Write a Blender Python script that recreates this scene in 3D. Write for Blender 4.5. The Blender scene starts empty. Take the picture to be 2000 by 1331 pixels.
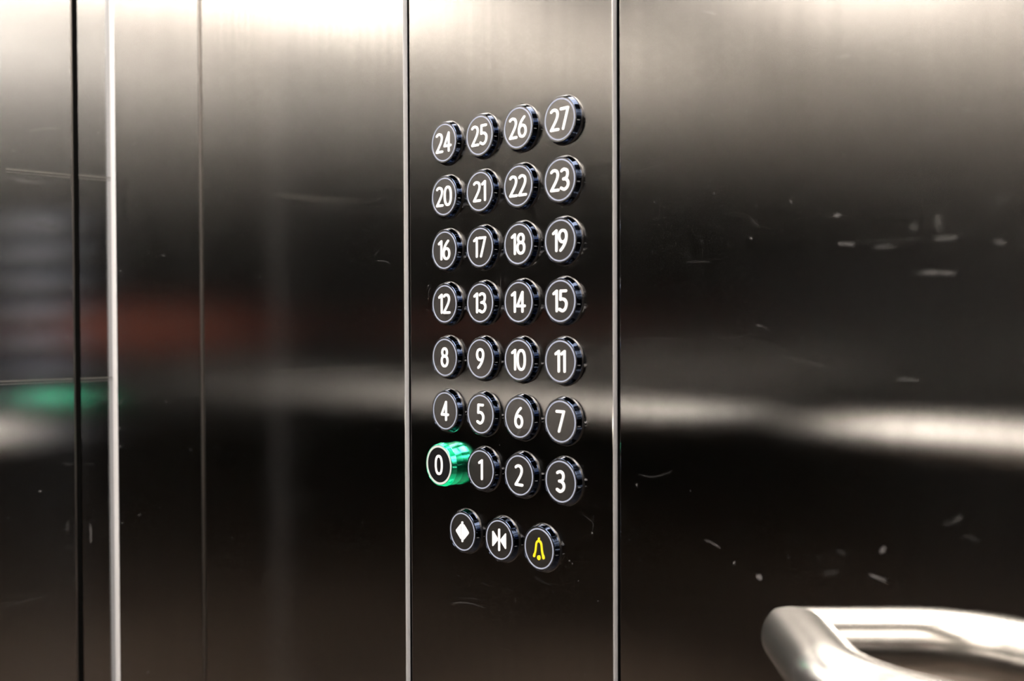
import bpy, bmesh, math, random
from mathutils import Vector, Matrix

# ------------------------------------------------------------------ camera, world, light, exposure
scene = bpy.context.scene
col = scene.collection
F_PX, YAW, PITCH, ROLL = 2031.72, 0.815675, -0.0166879, -0.00344388
CAM = Vector((0.599895, -0.500289, 1.070390))
fw = Vector((-math.sin(YAW)*math.cos(PITCH), math.cos(YAW)*math.cos(PITCH), math.sin(PITCH)))
rt = fw.cross(Vector((0, 0, 1))).normalized(); up = rt.cross(fw)
r2 = rt*math.cos(ROLL) + up*math.sin(ROLL); u2 = -rt*math.sin(ROLL) + up*math.cos(ROLL)
cam_data = bpy.data.cameras.new('camera'); cam = bpy.data.objects.new('camera', cam_data); col.objects.link(cam)
m = Matrix.Identity(4)
for i in range(3):
    m[i][0], m[i][1], m[i][2], m[i][3] = r2[i], u2[i], -fw[i], CAM[i]
cam.matrix_world = m
cam_data.sensor_fit = 'HORIZONTAL'; cam_data.sensor_width = 36.0
cam_data.lens = F_PX/2000*36.0
cam_data.clip_start = 0.01; cam_data.clip_end = 50
cam_data.dof.use_dof = True
cam_data.dof.focus_distance = 0.745
cam_data.dof.aperture_fstop = 5.0
scene.camera = cam

world = bpy.data.worlds.new('world'); scene.world = world; world.use_nodes = True
world.node_tree.nodes['Background'].inputs[0].default_value = (0.02, 0.02, 0.022, 1)
world.node_tree.nodes['Background'].inputs[1].default_value = 1.0
LAMP = 45.0                                   # strength of the ceiling light strips
vs = scene.view_settings
vs.view_transform = 'Standard'; vs.look = 'None'; vs.gamma = 1.0; vs.use_curve_mapping = False
vs.exposure = 0.33
scene.cycles.use_denoising = True; scene.cycles.denoising_prefilter = 'ACCURATE'
scene.cycles.max_bounces = 7; scene.cycles.glossy_bounces = 7; scene.cycles.diffuse_bounces = 3
scene.cycles.sample_clamp_indirect = 10.0; scene.cycles.min_light_bounces = 2; scene.cycles.adaptive_threshold = 0.07

# the lift car: side wall y = 0, doors x = X_FRONT, opposite wall y = Y_FAR, rear x = X_REAR
X_FRONT, X_DOOR, X_REAR, Y_FAR, Z_TOP = -0.3956, -0.4050, 1.0, -1.10, 2.25
JAMB_Y = -0.0893
Z0 = 0.965                                    # height of the button row 0..3
PITCH_MM = 0.040

# ------------------------------------------------------------------ helpers
def tag(o, label=None, cat=None, group=None, kind=None):
    if label: o['label'] = label
    if cat: o['category'] = cat
    if group: o['group'] = group
    if kind: o['kind'] = kind
    return o

def new_mesh(name, bm, mat, smooth=None):
    bmesh.ops.recalc_face_normals(bm, faces=bm.faces[:])
    me = bpy.data.meshes.new(name); bm.to_mesh(me); bm.free()
    if mat: me.materials.append(mat)
    if smooth is not None:
        for p in me.polygons: p.use_smooth = True
        me.set_sharp_from_angle(angle=math.radians(smooth))
    return me

def obj(name, me, parent=None, loc=(0, 0, 0)):
    o = bpy.data.objects.new(name, me); col.objects.link(o)
    o.location = loc
    if parent: o.parent = parent
    return o

def empty(name, loc=(0, 0, 0)):
    o = bpy.data.objects.new(name, None); col.objects.link(o); o.location = loc
    o.empty_display_size = 0.02
    return o

def bm_box(bm, a, b, bevel=0.0, seg=2):
    r = bmesh.ops.create_cube(bm, size=1.0)
    vs_ = r['verts']
    c = [(a[i]+b[i])/2 for i in range(3)]; s = [abs(b[i]-a[i]) for i in range(3)]
    for v in vs_:
        v.co = Vector([c[i]+v.co[i]*s[i] for i in range(3)])
    if bevel:
        es = list({e for v in vs_ for e in v.link_edges})
        bmesh.ops.bevel(bm, geom=es, offset=bevel, segments=seg, affect='EDGES', profile=0.5)

def box(name, a, b, mat, parent=None, bevel=0.0, seg=2):
    bm = bmesh.new(); bm_box(bm, a, b, bevel, seg)
    return obj(name, new_mesh(name, bm, mat, None), parent)

def bm_lathe(bm, prof, n=72):
    """profile of (radius, height out of the wall); axis -y"""
    rings = []
    for r, h in prof:
        if r < 1e-7: rings.append([bm.verts.new((0, -h, 0))])
        else: rings.append([bm.verts.new((r*math.cos(2*math.pi*k/n), -h, r*math.sin(2*math.pi*k/n))) for k in range(n)])
    for a, b in zip(rings, rings[1:]):
        for k in range(n):
            k2 = (k+1) % n
            if len(a) == 1: bm.faces.new((a[0], b[k], b[k2]))
            elif len(b) == 1: bm.faces.new((a[k], a[k2], b[0]))
            else: bm.faces.new((a[k], a[k2], b[k2], b[k]))

def lathe(name, prof, mat, n=72, smooth=35):
    bm = bmesh.new(); bm_lathe(bm, prof, n)
    return new_mesh(name, bm, mat, smooth)

def bm_tube(bm, pts, r, n=40, cap=True):
    pts = [Vector(p) for p in pts]
    rings = []; nrm = None
    for i, p in enumerate(pts):
        t = (pts[min(i+1, len(pts)-1)] - pts[max(i-1, 0)]).normalized()
        ref = Vector((0, 0, 1)); a = t.cross(ref).normalized(); b = a.cross(t)
        rings.append([bm.verts.new(p + a*r*math.cos(2*math.pi*k/n) + b*r*math.sin(2*math.pi*k/n)) for k in range(n)])
    for A, B in zip(rings, rings[1:]):
        for k in range(n): bm.faces.new((A[k], A[(k+1) % n], B[(k+1) % n], B[k]))
    if cap:
        bm.faces.new(rings[0]); bm.faces.new(rings[-1])

# ------------------------------------------------------------------ materials
def mat_new(name):
    mt = bpy.data.materials.new(name); mt.use_nodes = True
    nt = mt.node_tree
    return mt, nt, nt.nodes['Principled BSDF']

def plain(name, color, rough=0.5, metal=0.0, emit=None, estr=0.0, spec=None, coat=0.0):
    mt, nt, b = mat_new(name)
    b.inputs['Base Color'].default_value = (*color, 1)
    b.inputs['Roughness'].default_value = rough
    b.inputs['Metallic'].default_value = metal
    if spec is not None: b.inputs['Specular IOR Level'].default_value = spec
    if coat: b.inputs['Coat Weight'].default_value = coat; b.inputs['Coat Roughness'].default_value = 0.05
    if emit:
        b.inputs['Emission Color'].default_value = (*emit, 1); b.inputs['Emission Strength'].default_value = estr
    return mt

def node(nt, kind, **kw):
    n = nt.nodes.new(kind)
    for k, v in kw.items(): setattr(n, k, v)
    return n

def brushed(name, color, rough, aniso, grain=0.06, vertical=True):
    """brushed stainless steel: vertical grain spreads reflections sideways"""
    mt, nt, p = mat_new(name); L = nt.links.new
    nt.nodes.remove(p)
    b = node(nt, 'ShaderNodeBsdfAnisotropic', distribution='BECKMANN')
    L(b.outputs[0], nt.nodes['Material Output'].inputs['Surface'])
    geo = node(nt, 'ShaderNodeNewGeometry')
    tg = node(nt, 'ShaderNodeCombineXYZ'); tg.inputs['Z'].default_value = 1.0      # grain runs up the wall
    L(tg.outputs[0], b.inputs['Tangent'])
    b.inputs['Anisotropy'].default_value = aniso
    if not grain:
        b.inputs['Color'].default_value = (*color, 1); b.inputs['Roughness'].default_value = rough
        return mt
    # long thin grain, in world metres
    mp = node(nt, 'ShaderNodeMapping'); L(geo.outputs['Position'], mp.inputs['Vector'])
    mp.inputs['Scale'].default_value = (130, 130, 1.4) if vertical else (3, 300, 300)
    ng = node(nt, 'ShaderNodeTexNoise'); ng.inputs['Scale'].default_value = 1.0; ng.inputs['Detail'].default_value = 1
    L(mp.outputs[0], ng.inputs['Vector'])
    mr = node(nt, 'ShaderNodeMapRange'); L(ng.outputs['Fac'], mr.inputs['Value'])
    mr.inputs['From Min'].default_value = 0.3; mr.inputs['From Max'].default_value = 0.7
    mr.inputs['To Min'].default_value = 1-grain; mr.inputs['To Max'].default_value = 1+grain
    hs = node(nt, 'ShaderNodeVectorMath', operation='SCALE'); hs.inputs[0].default_value = color
    L(mr.outputs[0], hs.inputs['Scale'])
    b.inputs['Roughness'].default_value = rough
    L(hs.outputs[0], b.inputs['Color'])
    return mt

STEEL = (0.482, 0.475, 0.467)
M_wall = brushed('side wall brushed steel', STEEL, 0.138, 0.58, 0.05)
M_cop = brushed('control panel brushed steel', STEEL, 0.142, 0.58, 0.05)
M_front = brushed('front return brushed steel', (0.435, 0.44, 0.445), 0.19, 0.45, 0.05)
M_door = brushed('door polished steel', (0.43, 0.44, 0.45), 0.17, 0.45, 0.0)
M_far = brushed('far wall brushed steel', STEEL, 0.24, 0.3, 0.0)
M_edge = plain('satin aluminium edge', (0.36, 0.365, 0.39), 0.5, 0.15)
M_black = plain('black backing', (0.003, 0.003, 0.003), 0.8, spec=0.0)
M_gap = plain('black door gap strip', (0.0015, 0.0015, 0.0015), 0.8, spec=0.0)
M_rail = plain('handrail satin steel', (0.66, 0.655, 0.65), 0.23, 1.0)
M_floor = plain('brown stone floor', (0.12, 0.09, 0.072), 0.4)
M_ceil = plain('ceiling white metal', (0.55, 0.50, 0.44), 0.5)
M_lamp = plain('warm white light strip', (0.9, 0.9, 0.9), 0.5, 0, (1.0, 0.90, 0.785), LAMP)
M_red = plain('added red strip', (0.12, 0.026, 0.014), 0.5)
M_corner = plain('corner joint steel', (0.17, 0.16, 0.155), 0.30, 1.0)

M_bezel = plain('dark navy chrome', (0.019, 0.026, 0.045), 0.05, 1.0)
M_collar = plain('grey chrome collar', (0.05, 0.05, 0.054), 0.28, 1.0)
M_face = plain('dark button face', (0.34, 0.333, 0.335), 0.22, 0.998)
M_face_lit = plain('black button face', (0.004, 0.004, 0.005), 0.3, spec=0.12)
M_ring = plain('pale lilac ring', (0.13, 0.15, 0.21), 0.4, 0.0, (0.62, 0.64, 0.80), 0.15)
M_digit = plain('backlit white numeral', (0.4, 0.4, 0.4), 0.5, 0, (1.0, 0.99, 0.97), 0.48)
M_yellow = plain('backlit yellow symbol', (0.40, 0.30, 0.0), 0.5, 0, (1.0, 0.72, 0.0), 0.33)
M_tick = plain('light seam mark', (0.18, 0.19, 0.21), 0.4)

def lit_green(name, lo, hi):
    """green LED light pipe: emission set stronger at the upper right and bottom"""
    mt, nt, b = mat_new(name); L = nt.links.new
    b.inputs['Base Color'].default_value = (0.03, 0.50, 0.30, 1)
    b.inputs['Metallic'].default_value = 1.0; b.inputs['Roughness'].default_value = 0.12
    tc = node(nt, 'ShaderNodeTexCoord'); sp = node(nt, 'ShaderNodeSeparateXYZ'); L(tc.outputs['Object'], sp.inputs[0])
    at = node(nt, 'ShaderNodeMath', operation='ARCTAN2'); L(sp.outputs['Z'], at.inputs[0]); L(sp.outputs['X'], at.inputs[1])
    cr = node(nt, 'ShaderNodeValToRGB')
    mr = node(nt, 'ShaderNodeMapRange'); L(at.outputs[0], mr.inputs['Value'])
    mr.inputs['From Min'].default_value = -math.pi; mr.inputs['From Max'].default_value = math.pi
    L(mr.outputs[0], cr.inputs[0])
    el = cr.color_ramp.elements
    el[0].position = 0.0; el[0].color = (0.3, 0.3, 0.3, 1)
    el[1].position = 1.0; el[1].color = (0.3, 0.3, 0.3, 1)
    for pos, v in ((0.17, 0.6), (0.27, 1.0), (0.36, 0.85), (0.42, 0.35), (0.45, 0.03), (0.525, 0.02), (0.55, 0.35), (0.60, 0.75), (0.66, 0.55), (0.75, 0.7), (0.85, 0.3)):
        e = el.new(pos); e.color = (v, v, v, 1)
    ml = node(nt, 'ShaderNodeMath', operation='MULTIPLY'); L(cr.outputs[0], ml.inputs[0]); ml.inputs[1].default_value = hi
    b.inputs['Emission Color'].default_value = (0.0, 1.0, 0.36, 1)
    L(ml.outputs[0], b.inputs['Emission Strength'])
    return mt
M_green = lit_green('lit green bezel', 0.1, 0.60)
M_green_body = lit_green('lit green body', 0.1, 0.36)
M_ring_lit = plain('pale ring lit green', (0.22, 0.24, 0.24), 0.4, 0, (0.6, 0.75, 0.7), 0.22)

for mt in (M_ring, M_digit, M_yellow, M_ring_lit): mt.cycles.emission_sampling = 'NONE'

# ------------------------------------------------------------------ structure
TH = 0.0045                                    # sheet edge depth
S_L, S_L2, S_R, S_R2 = -0.0553, -0.0474, 0.1620, 0.1680

wall = tag(box('wall_right', (X_FRONT-0.03, 0.0072, 0), (X_REAR, 0.03, Z_TOP), M_black), kind='structure')

def panel(name, x0, x1, mat, parent):
    bm = bmesh.new(); bm_box(bm, (x0, 0, 0.12), (x1, TH, Z_TOP-0.005), 0.0004, 2)
    me = new_mesh(name, bm, mat, None)
    me.materials.append(M_edge)
    for p in me.polygons:
        if abs(p.normal.x) > 0.9: p.material_index = 1
    return obj(name, me, parent)
panel('wall_panel', X_FRONT, S_L, M_wall, wall)
panel('wall_panel', S_R2, X_REAR, M_wall, wall)
box('corner_joint', (X_FRONT, -0.0016, 0.0), (X_FRONT+0.0016, 0.0, Z_TOP), M_corner, wall, 0.0007)

cop = panel('control_panel', S_L2, S_R, M_cop, None)
tag(cop, 'tall brushed steel control panel plate carrying the round buttons', 'control panel')

# front wall: return jambs, doors
fr = tag(box('wall_front', (X_FRONT-0.0093, JAMB_Y+0.0009, 0), (X_FRONT, -0.0002, Z_TOP), M_front), kind='structure')
edge = box('jamb_edge', (X_FRONT-0.0093, JAMB_Y, 0), (X_FRONT, JAMB_Y+0.0009, Z_TOP), M_edge, fr, 0.0003)
D_END = -0.99
fr2 = box('front_return', (X_FRONT-0.0093, Y_FAR, 0), (X_FRONT, D_END, Z_TOP), M_front, fr)
box('header', (X_FRONT-0.0093, D_END, 2.10), (X_FRONT, JAMB_Y, Z_TOP), M_front, fr)
GAP0, GAP1 = -0.1199, -0.1232
d1 = tag(box('door_1', (X_DOOR-0.03, GAP0, 0.005), (X_DOOR, -0.05, 2.12), M_door), kind='structure')
box('gap_strip', (X_DOOR-0.03, GAP1+0.0001, 0.005), (X_DOOR-0.002, GAP0, 2.12), M_gap, d1)  # black strip filling the gap between the leaves
d2 = tag(box('door_2', (X_DOOR-0.034, D_END-0.04, 0.005), (X_DOOR-0.004, GAP1-0.0018, 2.12), M_door), kind='structure')
box('leaf_edge', (X_DOOR-0.034, GAP1-0.0018, 0.005), (X_DOOR-0.004, GAP1-0.0002, 2.12), M_corner, d2)
# two fine horizontal lines laid as thin strips on both leaves
M_line = plain('fine door line', (0.12, 0.118, 0.115), 0.45, 0.95)
for z in (1.2128, 1.0188):
    for o, xx, ya, yb in ((d1, X_DOOR, -0.0893, GAP0), (d2, X_DOOR-0.004, GAP1-0.003, -0.184 if z > 1.1 else -0.60)):
        box('line_strip', (xx-0.001, ya, z-0.0006), (xx+0.0003, yb, z+0.0006), M_line, o)
        box('line_strip', (xx-0.001, ya, z-0.0030), (xx+0.0003, yb, z-0.0024), M_line, o)

tag(box('wall_left', (X_FRONT-0.03, Y_FAR-0.03, 0), (X_REAR+0.03, Y_FAR, Z_TOP), M_far), kind='structure')
tag(box('wall_back', (X_REAR, Y_FAR, 0), (X_REAR+0.03, 0.03, Z_TOP), M_far), kind='structure')
tag(box('added_red_strip_1', (X_REAR-0.01, -0.75, 1.02), (X_REAR, -0.30, 1.10), M_red, None, 0.002), kind='structure')  # unseen red strip, added only for its reddish reflection in the steel
tag(box('floor', (X_FRONT-0.06, Y_FAR-0.03, -0.03), (X_REAR+0.03, 0.03, 0.0), M_floor), kind='structure')
ceil = tag(box('ceiling', (X_FRONT-0.06, Y_FAR-0.03, Z_TOP), (X_REAR+0.03, 0.03, Z_TOP+0.03), M_ceil), kind='structure')
for k in range(4):
    x = X_FRONT + 0.315 + k*0.21
    box('light_strip', (x-0.083, Y_FAR+0.12, Z_TOP-0.012), (x+0.083, -0.17, Z_TOP), M_lamp, ceil, 0.003)

# ------------------------------------------------------------------ handrails
RAIL_R = 0.0190
def rail_path(p0, off, r, xend, z, sgn):
    """leaves the wall at 45 degrees, bends parallel to it"""
    pts = []
    ang = math.radians(45)
    # straight 45 degree part from the wall to the start of the bend
    dy = off - r*(1-math.cos(ang))
    L_ = dy/math.sin(ang)
    for i in range(7):
        t = -0.012 + (L_+0.012)*i/6
        pts.append((p0 + t*math.cos(ang), sgn*t*math.sin(ang), z))
    bx = p0 + L_*math.cos(ang); by = dy
    for i in range(1, 25):
        a = ang*(1-i/24)
        # centre of the bend
        pts.append((bx + r*(math.sin(ang)-math.sin(a)), sgn*(by + r*(math.cos(a)-math.cos(ang))), z))
    x = pts[-1][0]
    pts.append((xend, sgn*off, z))
    return pts

def handrail(p0, off, r, xend, z, base_y, sgn, label):
    t = empty('handrail', (p0, base_y, z))
    tag(t, label, 'handrail', None)
    bm = bmesh.new()
    pts = [(x-p0, y, 0) for x, y, _ in rail_path(p0, off, r, xend, z, sgn)]
    bm_tube(bm, pts, RAIL_R)
    obj('rail_tube', new_mesh('rail_tube', bm, M_rail, 40), t)
    return t
handrail(0.297, 0.060, 0.075, 0.985, 0.896, 0.0, -1, 'thick satin steel tubular handrail bending into the wall at lower right')
handrail(-0.255, 0.060, 0.075, 0.985, 0.893, Y_FAR, 1, 'steel handrail on the opposite wall, seen as a bright streak reflected in the panels')

# ------------------------------------------------------------------ buttons
def catmull(pts, n=10, closed=False):
    P = [Vector((x, y)) for x, y in pts]; out = []
    N = len(P)
    segs = N if closed else N-1
    for i in range(segs):
        if closed: a, b, c, d = P[(i-1) % N], P[i], P[(i+1) % N], P[(i+2) % N]
        else: a, b, c, d = P[max(i-1, 0)], P[i], P[i+1], P[min(i+2, N-1)]
        for k in range(n):
            t = k/n
            out.append(0.5*((2*b) + (c-a)*t + (2*a-5*b+4*c-d)*t*t + (3*b-a-3*c+d)*t**3))
    if not closed: out.append(P[-1])
    return out

def ellipse(cx, cy, rx, ry, n=40, p=2.0):
    o = []
    for k in range(n):
        a = 2*math.pi*k/n; c, s = math.cos(a), math.sin(a)
        o.append(Vector((cx + rx*math.copysign(abs(c)**(2/p), c), cy + ry*math.copysign(abs(s)**(2/p), s))))
    return o

def bm_prism(bm, poly, h0, h1):
    a = [bm.verts.new((x, -h1, z)) for x, z in poly]; b = [bm.verts.new((x, -h0, z)) for x, z in poly]
    bm.faces.new(a); n = len(poly)
    for k in range(n): bm.faces.new((a[k], a[(k+1) % n], b[(k+1) % n], b[k]))

def bm_stroke(bm, pts, w, h0, h1, closed=False):
    pts = [Vector(p) for p in pts]; n = len(pts); L_, R_ = [], []
    for i in range(n):
        if closed: t = pts[(i+1) % n]-pts[(i-1) % n]
        else: t = pts[min(i+1, n-1)]-pts[max(i-1, 0)]
        t.normalize(); q = Vector((-t.y, t.x))*w/2
        L_.append(pts[i]+q); R_.append(pts[i]-q)
    if closed:
        tl = [bm.verts.new((v.x, -h1, v.y)) for v in L_]; tr = [bm.verts.new((v.x, -h1, v.y)) for v in R_]
        bl = [bm.verts.new((v.x, -h0, v.y)) for v in L_]; br = [bm.verts.new((v.x, -h0, v.y)) for v in R_]
        for k in range(n):
            j = (k+1) % n
            bm.faces.new((tl[k], tl[j], tr[j], tr[k])); bm.faces.new((tl[k], tl[j], bl[j], bl[k])); bm.faces.new((tr[k], tr[j], br[j], br[k]))
        return
    def cap(c, t):
        a0 = math.atan2(t.y, t.x)
        return [c + Vector((math.cos(a0+math.pi/2-math.pi*k/8), math.sin(a0+math.pi/2-math.pi*k/8)))*w/2 for k in range(1, 8)]
    te = (pts[-1]-pts[-2]).normalized(); ts = (pts[0]-pts[1]).normalized()
    # strip of quads, then a rounded cap at either end
    tl = [bm.verts.new((v.x, -h1, v.y)) for v in L_]; tr = [bm.verts.new((v.x, -h1, v.y)) for v in R_]
    for k in range(n-1): bm.faces.new((tl[k], tl[k+1], tr[k+1], tr[k]))
    ce = [bm.verts.new((v.x, -h1, v.y)) for v in cap(pts[-1], te)]
    cs = [bm.verts.new((v.x, -h1, v.y)) for v in cap(pts[0], ts)]
    bm.faces.new([tl[-1]] + ce + [tr[-1]]); bm.faces.new([tr[0]] + cs + [tl[0]])
    loop = tl + ce + tr[::-1] + cs
    bot = [bm.verts.new((v.co.x, -h0, v.co.z)) for v in loop]
    for k in range(len(loop)):
        j = (k+1) % len(loop); bm.faces.new((loop[k], loop[j], bot[j], bot[k]))

W = 1.85
BOT, TOP = W/2, 15.0-W/2
GLYPH = {   # centre lines in millimetres: list of (points, closed)
 '0': [(ellipse(0, 7.5, 3.55, (TOP-BOT)/2, 48, 2.35), True)],
 '1': [([(0.9, BOT), (0.9, 7.5), (0.9, TOP)], False), ([(0.9, TOP), (-1.9, TOP-1.75)], False)],
 '2': [(catmull([(-2.9, TOP-1.1), (-1.6, TOP-0.2), (0.2, TOP), (2.1, TOP-0.9), (2.95, TOP-3.1), (2.2, TOP-5.8), (0.2, 5.2), (-3.1, BOT)]), False), ([(-3.1, BOT), (3.4, BOT)], False)],
 '3': [(catmull([(-2.7, TOP-0.9), (-1.3, TOP-0.15), (0.2, TOP), (2.1, TOP-0.9), (2.8, TOP-2.9), (2.0, 8.7), (0.2, 7.9), (-1.0, 7.75)]), False),
       (catmull([(-1.0, 7.75), (0.5, 7.7), (2.6, 6.5), (3.35, 4.4), (2.4, 2.2), (0.1, BOT), (-1.7, 1.35), (-3.1, 2.0)]), False)],
 '4': [([(1.5, TOP), (-3.5, 4.7)], False), ([(-3.5, 4.7), (3.7, 4.7)], False), ([(1.5, TOP), (1.5, 7), (1.5, BOT)], False)],
 '5': [([(2.9, TOP), (-1.9, TOP)], False), ([(-1.9, TOP), (-2.15, 8.5)], False),
       (catmull([(-2.15, 8.5), (-0.4, 8.75), (1.6, 8.2), (3.1, 6.5), (3.2, 4.4), (2.2, 2.2), (0.1, BOT), (-1.7, 1.35), (-3.0, 2.0)]), False)],
 '6': [(ellipse(0.1, 4.75, 3.3, 4.75-BOT, 40, 2.1), True), (catmull([(2.1, TOP), (0.0, 12.2), (-1.9, 9.6), (-2.95, 7.0), (-3.2, 4.75)]), False)],
 '7': [([(-3.2, TOP), (3.3, TOP)], False), ([(3.3, TOP), (1.0, 7.2), (-1.2, BOT)], False)],
 '8': [(ellipse(0, 11.1, 2.75, TOP-11.1, 36), True), (ellipse(0, 4.75, 3.4, 4.75-BOT, 40, 2.1), True)],
 '9': [(ellipse(-0.1, 10.25, 3.3, 4.75-BOT, 40, 2.1), True), (catmull([(-2.1, BOT), (0.0, 2.8), (1.9, 5.4), (2.95, 8.0), (3.2, 10.25)]), False)],
}
H_FACE = 0.0047
MM = 0.001
digit_mesh, digit_ext = {}, {}
for ch, strokes in GLYPH.items():
    bm = bmesh.new()
    for k, (pts, closed) in enumerate(strokes):
        bm_stroke(bm, [((p[0])*MM, (p[1]-7.5)*MM) for p in pts], W*MM, 0.0, (0.40+0.01*k)*MM, closed)
    xs = [v.co.x for v in bm.verts]; digit_ext[ch] = (min(xs), max(xs))
    digit_mesh[ch] = new_mesh('digit_'+ch, bm, M_digit)

R_FACE, R_LIP, R_BASE = 0.0148, 0.0154, 0.0163
face_mesh = lathe('face', [(0, H_FACE), (R_FACE*0.5, H_FACE), (R_FACE, H_FACE), (R_FACE, H_FACE-0.0012)], M_face)
face_lit_mesh = lathe('face', [(0, H_FACE), (R_FACE, H_FACE), (R_FACE, H_FACE-0.0012)], M_face_lit)
def ring_profile(r0, r1, h0, h1): return [(r0, h0), (r0, h1), (r1, h1), (r1, h0)]
ring_mesh = lathe('ring', ring_profile(0.01300, 0.01385, H_FACE-0.0002, H_FACE+0.00015), M_ring)
ring_lit_mesh = lathe('ring', ring_profile(0.01300, 0.0146, H_FACE-0.0002, H_FACE+0.00015), M_ring_lit)
bez_prof = [(R_FACE, H_FACE-0.0003), (R_FACE+0.0002, H_FACE+0.0001), (R_LIP-0.0002, H_FACE), (R_LIP, H_FACE-0.0003), (R_BASE-0.0002, 0.0013), (R_BASE, 0.0010)]
bezel_mesh = lathe('bezel', bez_prof, M_bezel)
bezel_lit_mesh = lathe('bezel', [(r, h if h > 0.0025 else h-0.0003) for r, h in bez_prof], M_green)
collar_mesh = lathe('collar', [(R_BASE-0.0003, 0.0011), (R_BASE+0.0003, 0.0009), (R_BASE+0.0005, 0.0)], M_collar)
LIFT = 0.0060
body_lit_mesh = lathe('light_body', [(R_BASE-0.0002, LIFT+0.0008), (R_BASE-0.0004, LIFT), (R_BASE-0.0004, 0.0)], M_green_body)
bm = bmesh.new()                               # short moulding line on the chamfer, right of the face
q = []
for h in (0.0022, 0.0042):
    r = R_BASE-0.0002 + (R_LIP-R_BASE+0.0002)*(h-0.0013)/(H_FACE-0.0016)
    for da in (-0.010, 0.010):
        for dr in (-0.0001, 0.00006):
            a_ = -0.15+da; q.append(bm.verts.new(((r+dr)*math.cos(a_), -h, (r+dr)*math.sin(a_))))
for f in ((0, 1, 3, 2), (4, 5, 7, 6), (0, 1, 5, 4), (2, 3, 7, 6), (0, 2, 6, 4), (1, 3, 7, 5)): bm.faces.new([q[i] for i in f])
tick_mesh = new_mesh('seam_mark', bm, M_tick)

def button(name, x, z, label, group, lit=False):
    t = empty(name, (x, 0, z)); tag(t, label, 'button', group)
    dy = -LIFT if lit else 0
    obj('face', face_lit_mesh if lit else face_mesh, t, (0, dy, 0))
    obj('ring', ring_lit_mesh if lit else ring_mesh, t, (0, dy, 0))
    obj('bezel', bezel_lit_mesh if lit else bezel_mesh, t, (0, dy, 0))
    if lit: obj('light_body', body_lit_mesh, t)
    else:
        obj('collar', collar_mesh, t)
        obj('seam_mark', tick_mesh, t)
    return t, dy

ONES = 'zero one two three four five six seven eight nine ten eleven twelve thirteen fourteen fifteen sixteen seventeen eighteen nineteen'.split()
def words(n):
    return '%d (%s)' % (n, ONES[n] if n < 20 else 'twenty' + ('-'+ONES[n-20] if n > 20 else ''))
for n in range(28):
    x, z = (n % 4)*PITCH_MM, Z0 + (n//4)*PITCH_MM
    lit = n == 0
    if lit: lab = 'round floor button 0 standing proud and glowing green at its sides'
    else: lab = 'floor button reading %s, round and dark with a thin pale ring' % words(n)
    t, dy = button('floor_button', x, z, lab, 'floor number buttons on the control panel', lit)
    s = str(n); gap = 0.0007
    wid = sum(digit_ext[c][1]-digit_ext[c][0] for c in s) + gap*(len(s)-1)
    cx = -wid/2
    for c in s:
        a, b = digit_ext[c]
        obj('digit', digit_mesh[c], t, (cx-a, dy-H_FACE, 0)); cx += b-a+gap

ZS = Z0 - 0.0479
HS = H_FACE
t, _ = button('door_open_button', 0.0195, ZS, 'round dark button with white arrowheads pointing away from a bar', 'symbol buttons under the floor buttons')
bm = bmesh.new(); bm_stroke(bm, [(0, -0.0068), (0, 0), (0, 0.0068)], 0.0017, HS, HS+0.0004)
obj('bar', new_mesh('bar', bm, M_digit), t)
for s in (-1, 1):
    bm = bmesh.new(); bm_prism(bm, [(s*0.0017, 0.0056), (s*0.0017, -0.0056), (s*0.0020, -0.0053), (s*0.0070, -0.0005), (s*0.0070, 0.0005), (s*0.0020, 0.0053)], HS, HS+0.0004)
    obj('arrowhead', new_mesh('arrowhead', bm, M_digit), t)
t, _ = button('door_close_button', 0.0595, ZS, 'round dark button with white arrowheads pointing in to a bar', 'symbol buttons under the floor buttons')
bm = bmesh.new(); bm_stroke(bm, [(0, -0.0071), (0, 0), (0, 0.0071)], 0.0017, HS, HS+0.0004)
obj('bar', new_mesh('bar', bm, M_digit), t)
for s in (-1, 1):
    bm = bmesh.new(); bm_prism(bm, [(s*0.0070, 0.0052), (s*0.0070, -0.0052), (s*0.0064, -0.0054), (s*0.0017, -0.0007), (s*0.0017, 0.0007), (s*0.0064, 0.0054)], HS, HS+0.0004)
    obj('arrowhead', new_mesh('arrowhead', bm, M_digit), t)
t, _ = button('alarm_button', 0.0994, ZS, 'round dark button with a yellow bell outline', 'symbol buttons under the floor buttons')
bm = bmesh.new()
half = [(0.2, 5.1), (1.4, 4.7), (2.4, 3.1), (2.8, 0.5), (3.3, -2.4), (4.2, -4.7)]
path = catmull([(-x, y) for x, y in half[::-1]] + half, 8)
bm_stroke(bm, [(p.x*MM, p.y*MM) for p in path], 0.0014, HS, HS+0.0004)
bm_stroke(bm, [(0, 0.0054), (0, 0.0068)], 0.0014, HS, HS+0.00042)
for s in (-1, 1):
    bm_stroke(bm, [(s*0.0042, -0.0046), (s*0.0045, -0.0056)], 0.0019, HS, HS+0.00043)
obj('bell_outline', new_mesh('bell_outline', bm, M_yellow), t)
bm = bmesh.new(); bm_prism(bm, [(p.x, p.y) for p in ellipse(0, -0.0062, 0.0015, 0.0016, 20)], HS, HS+0.0004)
obj('bell_clapper', new_mesh('bell_clapper', bm, M_yellow), t)

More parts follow.
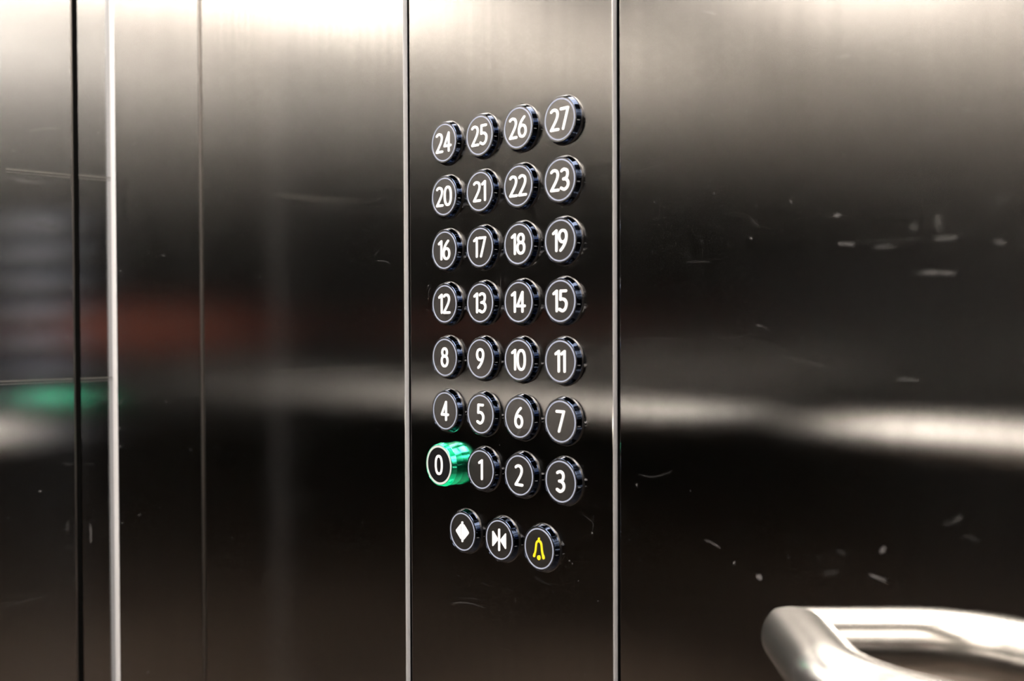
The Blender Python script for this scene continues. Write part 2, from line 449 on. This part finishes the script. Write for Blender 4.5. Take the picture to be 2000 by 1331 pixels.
# ------------------------------------------------------------------ dust specks, smears and scratches on the steel
# per surface: specks (u, z, radius, strength) and strokes ([(u, z)...], width, strength), millimetres
MARKS = {
 'right': ([(237.1,1152.9,0.5,0.5),(240.1,1145.5,0.56,0.5),(290.6,1136.3,0.68,0.45),(265.1,1117.8,0.74,0.4),(268.5,1135.8,0.62,0.25),(195.9,1144.2,0.5,0.6),(201.6,1183.4,0.43,0.3),(224.8,1178.5,0.5,0.35),(251.0,1192.4,0.43,0.35),(261.6,1189.6,0.62,0.3),(238.6,1190.9,0.56,0.35),(321.7,1157.6,0.68,0.25),(306.5,1163.9,0.56,0.2),(293.1,1165.0,0.62,0.2),(173.1,1143.3,0.31,0.5),(213.5,1143.6,0.31,0.35),(200.0,1159.2,0.31,0.35),(208.0,1157.1,0.31,0.35),(193.9,1113.9,0.37,0.4),(237.1,1123.2,0.43,0.3),(297.0,1149.9,0.62,0.2),(203.2,1140.7,0.37,0.25),(240.8,1157.0,0.37,0.25),(231.2,1118.1,0.43,0.25),(270.7,926.8,1.98,0.35),(181.4,969.1,0.37,0.6),(297.1,1061.6,0.74,0.2),(222.7,970.3,0.5,0.25),(253.9,932.3,0.87,0.25),(175.4,933.8,0.43,0.3),(289.5,941.6,0.62,0.15),(343.8,953.7,1.86,0.18),(382.9,975.6,1.55,0.1),(243.8,1055.6,0.5,0.15),(172.7,1143.4,0.37,0.3)],
  [([(174.2,1163.5),(194.3,1165.8),(213.5,1167.5)],0.64,0.22),([(315.8,1126.6),(321.2,1126.5)],2.4,0.35),([(318.2,1111.8),(323.0,1111.2),(328.9,1110.5)],2.56,0.3),([(337.1,1108.8),(351.7,1108.8)],3.6,0.12),([(369.0,1111.2),(382.4,1110.9)],3.2,0.22),([(361.6,1094.9),(372.2,1094.3),(382.4,1093.6)],3.2,0.2),([(372.1,1124.0),(372.3,1113.8)],4.8,0.1),([(316.2,1209.5),(326.4,1209.0)],2.0,0.25),([(398.2,1108.1),(404.9,1107.3)],3.2,0.15),([(382.1,1172.0),(392.1,1171.5)],3.2,0.12),([(263.7,1130.3),(271.3,1122.7)],0.56,0.25),([(328.9,1112.3),(369.0,1111.4)],0.8,0.1),([(230.5,1253.3),(242.3,1248.1)],1.6,0.3),([(225.9,1191.3),(233.4,1185.3)],0.64,0.2),([(362.4,1167.3),(378.1,1159.5)],2.4,0.08),([(360.2,1200.7),(372.8,1197.9)],3.2,0.1),([(326.4,1215.2),(349.2,1214.9)],2.4,0.08),([(328.9,1141.6),(360.4,1133.3)],1.2,0.06),([(397.1,1128.9),(406.7,1127.1)],6.4,0.06),([(357.2,1119.0),(362.6,1116.5)],5.6,0.09),([(218.1,1106.4),(239.4,1105.7)],0.8,0.12),([(218.2,1180.6),(239.4,1184.5)],0.96,0.06),([(233.3,942.7),(239.3,941.2),(244.5,939.3)],1.12,0.35),([(336.3,940.0),(340.9,939.2),(346.6,938.2)],2.24,0.35),([(350.8,1041.7),(357.4,1041.6),(363.4,1040.8)],1.6,0.25),([(267.9,1068.6),(272.7,1068.6)],1.28,0.35),([(272.7,1068.6),(277.4,1065.5)],0.72,0.2),([(234.9,1066.0),(242.3,1062.6),(256.7,1061.8),(269.3,1066.0)],0.64,0.13),([(278.8,1053.3),(299.7,1048.9),(319.5,1045.4)],1.04,0.14),([(168.7,1059.2),(197.4,1060.7),(224.3,1059.7)],0.56,0.1),([(182.3,976.2),(195.6,975.6),(210.2,981.0)],0.8,0.12),([(374.7,971.4),(380.8,973.3),(383.9,977.7)],2.0,0.1),([(181.5,970.4),(182.0,967.4)],0.56,0.5),([(185.0,1054.8),(183.3,1056.7)],0.64,0.2),([(190.8,1055.5),(192.5,1052.7)],0.64,0.2),([(309.9,935.9),(319.8,938.5)],4.0,0.07),([(317.3,949.5),(324.5,948.4)],2.4,0.08),([(383.9,968.1),(393.9,965.5)],2.4,0.06)]),
 'cop': ([(148.8,890.0,0.5,0.6),(66.2,865.8,0.46,0.55),(71.1,874.9,0.43,0.3),(50.3,845.0,0.5,0.4),(36.1,856.6,0.62,0.25),(124.5,854.2,0.56,0.3),(67.9,837.9,0.43,0.3),(137.2,839.5,0.43,0.3),(-31.3,835.5,0.43,0.2),(131.6,900.2,0.37,0.3),(-12.5,852.1,0.5,0.15),(9.1,882.0,0.74,0.15),(108.2,888.5,0.74,0.12),(123.5,912.1,0.62,0.45),(126.1,910.6,0.5,0.35),(143.8,933.5,0.56,0.6),(-30.8,930.6,0.5,0.25),(119.8,907.6,0.37,0.3),(147.3,951.7,0.43,0.25),(55.2,983.9,0.37,0.4),(9.5,882.1,0.74,0.12),(131.3,900.0,0.37,0.3),(50.6,1145.0,0.56,0.4),(57.3,1147.4,0.5,0.4),(87.1,1144.7,0.37,0.4),(93.9,1144.5,0.37,0.4),(62.9,1181.8,0.31,0.3),(54.4,1180.7,0.37,0.4),(31.8,1225.8,0.43,0.4),(101.2,1151.0,0.37,0.3),(148.5,1174.0,0.43,0.25),(132.8,1181.5,0.31,0.4),(15.2,1147.3,0.43,0.3),(23.0,1145.4,0.43,0.2),(61.5,1141.0,0.37,0.3),(101.2,1153.3,0.31,0.35),(-27.2,1116.7,0.5,0.4),(-25.3,1089.5,0.5,0.5),(94.8,1085.5,0.31,0.5),(111.2,1065.1,0.43,0.55),(98.0,1063.1,0.43,0.3),(50.6,1145.1,0.5,0.4),(57.3,1147.6,0.43,0.4),(87.1,1145.0,0.37,0.4),(100.8,1066.6,0.31,0.3),(-25.2,1099.2,0.74,0.2),(54.2,1027.3,0.5,0.4),(30.6,1026.1,0.5,0.25),(132.8,1032.5,0.37,0.3),(111.2,1064.9,0.43,0.5),(148.6,1046.2,0.31,0.3),(55.2,983.5,0.37,0.3)],
  [([(-1.3,858.7),(11.0,862.2),(24.4,863.9),(40.0,863.4)],1.44,0.16),([(5.6,864.5),(21.8,867.6),(37.4,868.9)],1.2,0.06),([(88.9,895.9),(96.9,893.3),(107.1,892.7)],0.48,0.3),([(34.9,881.8),(41.4,880.8)],0.96,0.1),([(60.1,882.5),(69.9,881.4)],0.8,0.1),([(71.1,878.3),(71.1,874.5)],0.4,0.2),([(52.5,837.9),(64.8,838.6)],1.2,0.05),([(135.6,944.5),(141.2,942.2),(144.8,939.7),(143.8,933.5)],0.48,0.3),([(145.3,945.8),(144.8,940.8)],0.32,0.2),([(90.6,896.3),(95.1,894.7),(99.5,893.5)],0.48,0.25),([(101.3,1191.5),(104.1,1190.4),(107.1,1188.7)],0.56,0.45),([(33.6,1217.6),(33.6,1217.4)],0.4,0.2),([(-22.4,1098.2),(-24.6,1094.7),(-25.0,1089.9)],0.72,0.2),([(61.5,1102.3),(61.2,1098.4)],0.48,0.4),([(57.0,1101.3),(56.6,1094.4)],0.48,0.4),([(57.5,1078.8),(57.8,1076.4)],0.48,0.2),([(109.8,988.1),(109.8,987.9)],0.32,0.1)]),
 'left': ([(-58.4,814.2,0.37,0.5),(-336.4,858.4,0.87,0.3),(-274.0,832.2,0.81,0.25),(-213.8,772.3,0.68,0.3),(-370.5,771.5,0.62,0.2),(-327.2,779.4,0.62,0.2),(-288.3,925.2,0.74,0.15),(-114.4,904.9,0.68,0.12),(-259.9,746.9,0.74,0.15),(-331.4,907.6,0.74,0.15),(-244.2,797.5,0.87,0.15),(-394.1,1173.1,1.98,0.2),(-278.3,1114.5,1.24,0.2),(-109.6,1139.9,0.74,0.2),(-103.2,1097.9,0.62,0.2),(-69.8,1022.1,0.5,0.3),(-96.4,972.1,0.62,0.2),(-148.8,1166.5,0.62,0.2),(-125.3,1087.8,0.56,0.15),(-95.4,1081.5,0.74,0.15),(-310.1,943.4,0.99,0.12)],
  [([(-93.6,1121.4),(-81.8,1120.9),(-72.8,1118.1)],0.88,0.25),([(-85.6,1131.9),(-96.3,1124.7)],0.96,0.1),([(-110.5,1046.7),(-107.8,1046.7)],0.64,0.15),([(-94.9,984.9),(-88.3,983.8)],0.64,0.2),([(-93.2,1169.0),(-82.6,1173.5)],2.0,0.1)]),
 'door2': ([(-157.3,914.5,0.99,0.35),(-185.3,893.1,1.24,0.12),(-130.7,1058.8,1.05,0.4),(-126.6,1105.4,1.36,0.3),(-177.3,1229.9,1.12,0.3)],
  [([(-193.4,811.6),(-171.5,814.2),(-150.7,816.3)],1.12,0.15),([(-136.8,856.8),(-127.0,858.3)],1.6,0.12),([(-129.4,822.5),(-123.9,830.3)],2.4,0.1),([(-132.7,883.2),(-132.4,873.2)],4.8,0.1),([(-134.1,936.4),(-126.2,937.6)],1.6,0.15),([(-183.6,951.8),(-163.4,950.9)],2.4,0.15),([(-135.5,937.5),(-124.8,937.4)],1.6,0.12),([(-167.0,1247.9),(-148.1,1254.1),(-128.7,1255.8)],4.8,0.2),([(-180.9,1205.8),(-162.4,1202.2),(-146.8,1204.5)],4.8,0.16),([(-157.6,1165.2),(-140.3,1161.8)],4.0,0.12)]),
 'front': ([(-67.7,882.6,0.87,0.35),(-60.7,725.1,0.99,0.4),(-51.4,908.1,0.81,0.15),(-84.6,876.6,0.74,0.2),(-23.7,795.7,0.99,0.15),(-82.6,763.2,1.36,0.1),(-84.2,1122.3,0.99,0.35),(-80.1,1016.1,0.93,0.3),(-39.1,992.7,1.12,0.35),(-87.2,969.7,1.36,0.35),(-86.4,951.9,1.12,0.35),(-40.7,1139.4,1.55,0.2),(-56.6,1141.0,0.81,0.2),(-16.4,1010.6,0.99,0.2),(-13.9,942.8,0.99,0.2)],
  [([(-88.8,992.2),(-81.2,999.3)],2.4,0.25),([(-73.1,1244.5),(-65.3,1251.0)],1.6,0.2)]),
 'door1': ([(-101.1,1255.4,1.24,0.3),(-98.9,1196.4,1.12,0.15)],
  [([(-112.8,879.1),(-112.1,868.9),(-112.2,859.8)],1.52,0.6),([(-119.0,937.2),(-106.2,935.4)],1.6,0.1)]),
}

def mark_material():
    mt, nt, b = mat_new('dust and scuff marks'); L = nt.links.new
    nt.nodes.remove(b)
    at = node(nt, 'ShaderNodeAttribute', attribute_name='strength')
    df = node(nt, 'ShaderNodeBsdfDiffuse'); df.inputs['Color'].default_value = (0.19, 0.19, 0.20, 1)
    tr = node(nt, 'ShaderNodeBsdfTransparent')
    mx = node(nt, 'ShaderNodeMixShader'); L(at.outputs['Fac'], mx.inputs[0]); L(tr.outputs[0], mx.inputs[1]); L(df.outputs[0], mx.inputs[2])
    L(mx.outputs[0], nt.nodes['Material Output'].inputs['Surface'])
    return mt
M_mark = mark_material()
rng = random.Random(5)
def marks(key, parent, frame, extra=None):
    """frame maps (u, z) in metres to a point just off the surface"""
    specks, strokes = MARKS[key]
    verts, faces, alpha = [], [], []
    def add(co, al): verts.append(frame(*co)); alpha.append(al); return len(verts)-1
    for u, z, r, a in list(specks) + (extra or []):
        c = add((u*MM, z*MM), a); n = 10; st = rng.uniform(0.75, 1.3); ro = rng.uniform(0, 3.1)
        mid, rim = [], []
        for k in range(n):
            t = 2*math.pi*k/n; w = rng.uniform(0.8, 1.2)
            dx, dz = math.cos(t)*st*r*w, math.sin(t)/st*r*w
            dx, dz = dx*math.cos(ro)-dz*math.sin(ro), dx*math.sin(ro)+dz*math.cos(ro)
            mid.append(add(((u+dx*0.55)*MM, (z+dz*0.55)*MM), a*0.8)); rim.append(add(((u+dx*1.15)*MM, (z+dz*1.15)*MM), 0))
        for k in range(n):
            j = (k+1) % n
            faces.append((c, mid[k], mid[j])); faces.append((mid[k], rim[k], rim[j], mid[j]))
    for pts, w, a in strokes:
        P = catmull(pts, 8) if len(pts) > 2 else [Vector(pts[0])+(Vector(pts[1])-Vector(pts[0]))*k/8 for k in range(9)]
        n = len(P); rows = []
        for i, p in enumerate(P):
            t = (P[min(i+1, n-1)]-P[max(i-1, 0)]); t = t.normalized() if t.length > 0 else Vector((1, 0))
            q = Vector((-t.y, t.x))*w/2*rng.uniform(0.8, 1.2)
            e = min(i, n-1-i)/(n/4); e = max(0.0, min(1.0, e))*rng.uniform(0.6, 1.0)
            rows.append([add(((p.x+q.x*f)*MM, (p.y+q.y*f)*MM), a*0.65*e*g) for f, g in ((-1, 0), (-0.4, 1), (0.4, 1), (1, 0))])
        for A, B in zip(rows, rows[1:]):
            for k in range(3): faces.append((A[k], A[k+1], B[k+1], B[k]))
    me = bpy.data.meshes.new('dust_and_scratches'); me.from_pydata(verts, [], faces); me.materials.append(M_mark)
    at = me.attributes.new('strength', 'FLOAT', 'POINT')
    for i, v in enumerate(alpha): at.data[i].value = v
    o = obj('dust_and_scratches', me, parent); o['kind'] = 'stuff'
    return o
def scatter(n, u0, u1, z0, z1, r0, r1, a):
    return [(rng.uniform(u0, u1), rng.uniform(z0, z1), rng.uniform(r0, r1), rng.uniform(0.3, 1)*a) for _ in range(n)]
side = lambda u, z: (u, -0.00004, z)
marks('left', wall, side, scatter(90, -380, -60, 780, 1420, 0.2, 0.5, 0.16))
marks('cop', cop, side, scatter(150, -40, 155, 790, 1300, 0.12, 0.32, 0.22))
marks('right', wall, side, scatter(140, 172, 420, 800, 1280, 0.15, 0.4, 0.18))
marks('front', fr, lambda u, z: (X_FRONT+0.00004, u, z), scatter(30, -86, -4, 750, 1450, 0.3, 0.6, 0.15))
marks('door1', d1, lambda u, z: (X_DOOR+0.00004, u, z))
marks('door2', d2, lambda u, z: (X_DOOR-0.004+0.00004, u, z), scatter(25, -190, -126, 800, 1400, 0.3, 0.7, 0.15))
